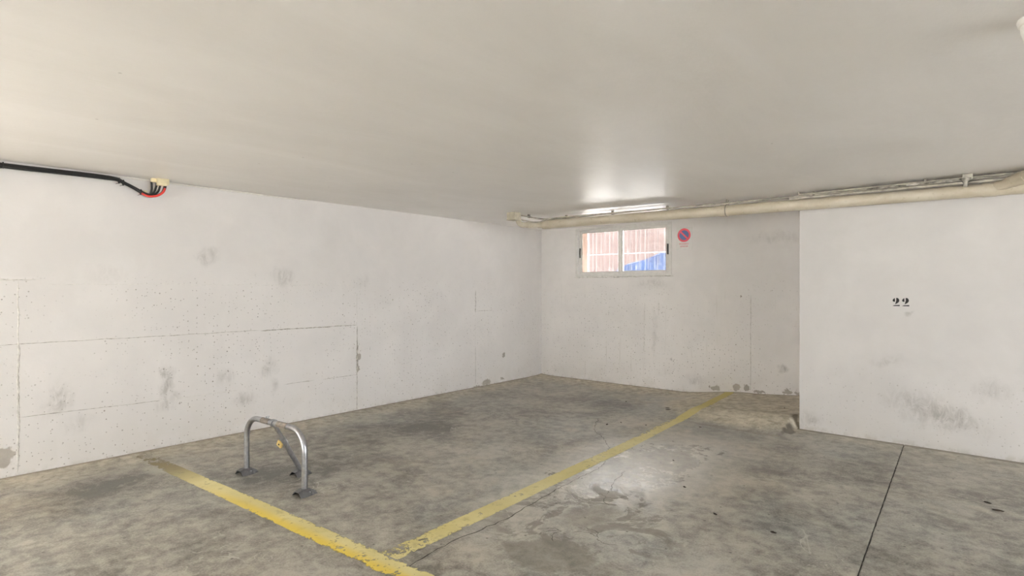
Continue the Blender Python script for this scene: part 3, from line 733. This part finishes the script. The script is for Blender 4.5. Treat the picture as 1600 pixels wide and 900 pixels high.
# ceiling repair ridge above the pipes
# ------------------------------------------------------------------ cable bundle on the left wall
cb = empty('cable_bundle', (.03, -6.0, 2.33), label='bundle of black cables drooping along the left wall top', cat='cable')
main = [(.030,-8.2,2.345), (.030,-7.2,2.343), (.030,-6.67,2.338), (.030,-6.30,2.343), (.030,-6.05,2.345), (.030,-5.945,2.338), (.032,-5.89,2.315), (.034,-5.82,2.283), (.036,-5.755,2.250)]
tails = [((.040,-5.71,2.238), (.055,-5.675,2.262), (.085,-5.665,2.31), (.10,-5.667,2.338)), ((.040,-5.70,2.236), (.062,-5.650,2.262), (.095,-5.640,2.31), (.108,-5.642,2.335)),
         ((.042,-5.69,2.230), (.070,-5.625,2.255), (.105,-5.610,2.305), (.118,-5.612,2.335)), ((.040,-5.705,2.242), (.050,-5.69,2.275), (.070,-5.695,2.32), (.078,-5.70,2.345))]
offs = [(.008, .008), (.010, -.009), (-.010, -.004), (-.006, .012)]; mats = ['cable', 'grey_cable', 'cable', 'cable']
sag = [0, .006, -.006, .012]
for (ox, oz), tl, mt, sgv in zip(offs, tails, mats, sag):
    pts = []
    for i, p in enumerate(main):
        k = 1.0 if i < 6 else .75
        pts.append((p[0] + ox*k, p[1], p[2] + oz*k - (sgv if i in (2, 3, 4) else 0)))
    tubeo('cable', rel(cb, spline(pts + list(tl), 7)), .0085, M[mt if mt != 'grey_cable' else 'cable'], cb, 8)
tubeo('cable', rel(cb, spline([(.046,-5.765,2.244), (.050,-5.715,2.224), (.068,-5.655,2.232), (.095,-5.618,2.262), (.112,-5.604,2.300)], 8)), .0095, M['red'], cb, 8)['label'] = 'red cable end'
tubeo('cable', rel(cb, spline([(.112,-5.604,2.300), (.116,-5.603,2.318), (.120,-5.603,2.335)], 6)), .0092, M['cable'], cb, 8)
for y, z in ((-6.66, 2.338), (-5.925, 2.330), (-5.895, 2.317), (-5.765, 2.255)):
    bm = bmesh.new(); ring = [Vector((.031 + .021*math.cos(2*math.pi*k/14), y, z + .022*math.sin(2*math.pi*k/14))) for k in range(15)]
    tube(bm, rel(cb, ring), .0035, 6, False); tube(bm, rel(cb, [(.045, y, z - .02), (.05, y - .03, z - .034)]), .002, 5); finish('cable_tie', bm, M['cable'], cb)
# cream connector on the ceiling that takes the cable ends
cn = empty('cable_connector', (.108, -5.64, H), R(-6), label='cream plastic cable connector on the ceiling', cat='connector')
boxo('connector_body', (-.028, -.030, -.060), (.032, .045, 0), M['cream'], cn, .004); boxo('connector_tab', (-.05, -.065, -.032), (.0, -.030, 0), M['cream'], cn, .004)
boxo('connector_cap', (.0, .045, -.050), (.03, .062, 0), M['cream'], cn, .003)
boxo('connector_clip', (-.075, -.115, -.125), (-.06, -.085, -.105), M['cream'], cn, .002)
# thin plaster trunking between the cable end and the wall corner
tubeo_ = conduit('conduit', [(.014,-5.93,2.365), (.014,-5.2,2.366), (.014,-4.2,2.366)], .006, [], 'thin pale conduit painted over along the left wall top', 'white')

# ------------------------------------------------------------------ white ceiling fitting at the right edge of the view
cl = empty('ceiling_lamp', (5.774, -4.775, H), label='white plastic lamp fitting on the ceiling at right edge', cat='lamp')
bm = bmesh.new(); lathe(bm, [(0, 0), (.070, 0), (.072, -.006), (.068, -.022), (.055, -.026)], 32); finish('ceiling_rose', bm, M['white'], cl, smooth=True)
bm = bmesh.new(); lathe(bm, [(0, -.02), (.062, -.022), (.060, -.045), (.050, -.085), (.036, -.115), (.030, -.13), (0, -.13)], 32); finish('lamp_holder', bm, M['white'], cl, smooth=True)

# ------------------------------------------------------------------ small litter on the floor
lit = [(2.78, -1.27, .030), (2.74, -1.20, .022), (2.55, -2.25, .020), (2.12, -1.05, .010), (2.88, -2.02, .012), (2.62, -2.08, .010), (3.35, -1.75, .010), (4.30, -3.90, .012), (4.66, -3.95, .014), (5.67, -2.68, .026), (5.62, -2.55, .018), (5.85, -2.6, .014), (3.62, -3.0, .010), (3.95, -3.55, .012), (3.9, -.75, .010)]
where = ['beside the ramp crack', 'just behind another by the ramp', 'left of the side parking line', 'near the back corner', 'on the pale floor near the line', 'left of the line by the ramp', 'right of the line before the ramp',
         'in the middle right floor', 'beside the saw-cut joint', 'long one on the far right floor', 'behind the long one on the right floor', 'at the right floor edge', 'right of the side line', 'on the scraped patch with painted glare', 'on the ramp']
for (x, y, s), wv in zip(lit, where):
    o = lump('leaf_scrap', (x, y, floor_z(x, y) + .003), (s*1.3, s*.55, .004), M['debris'], 'small dark leaf scrap ' + wv, 'leaf', x*7 % 5, 2, .5); o.rotation_euler = (0, 0, x * 9 % 3); o['group'] = 'leaf scraps on the floor'
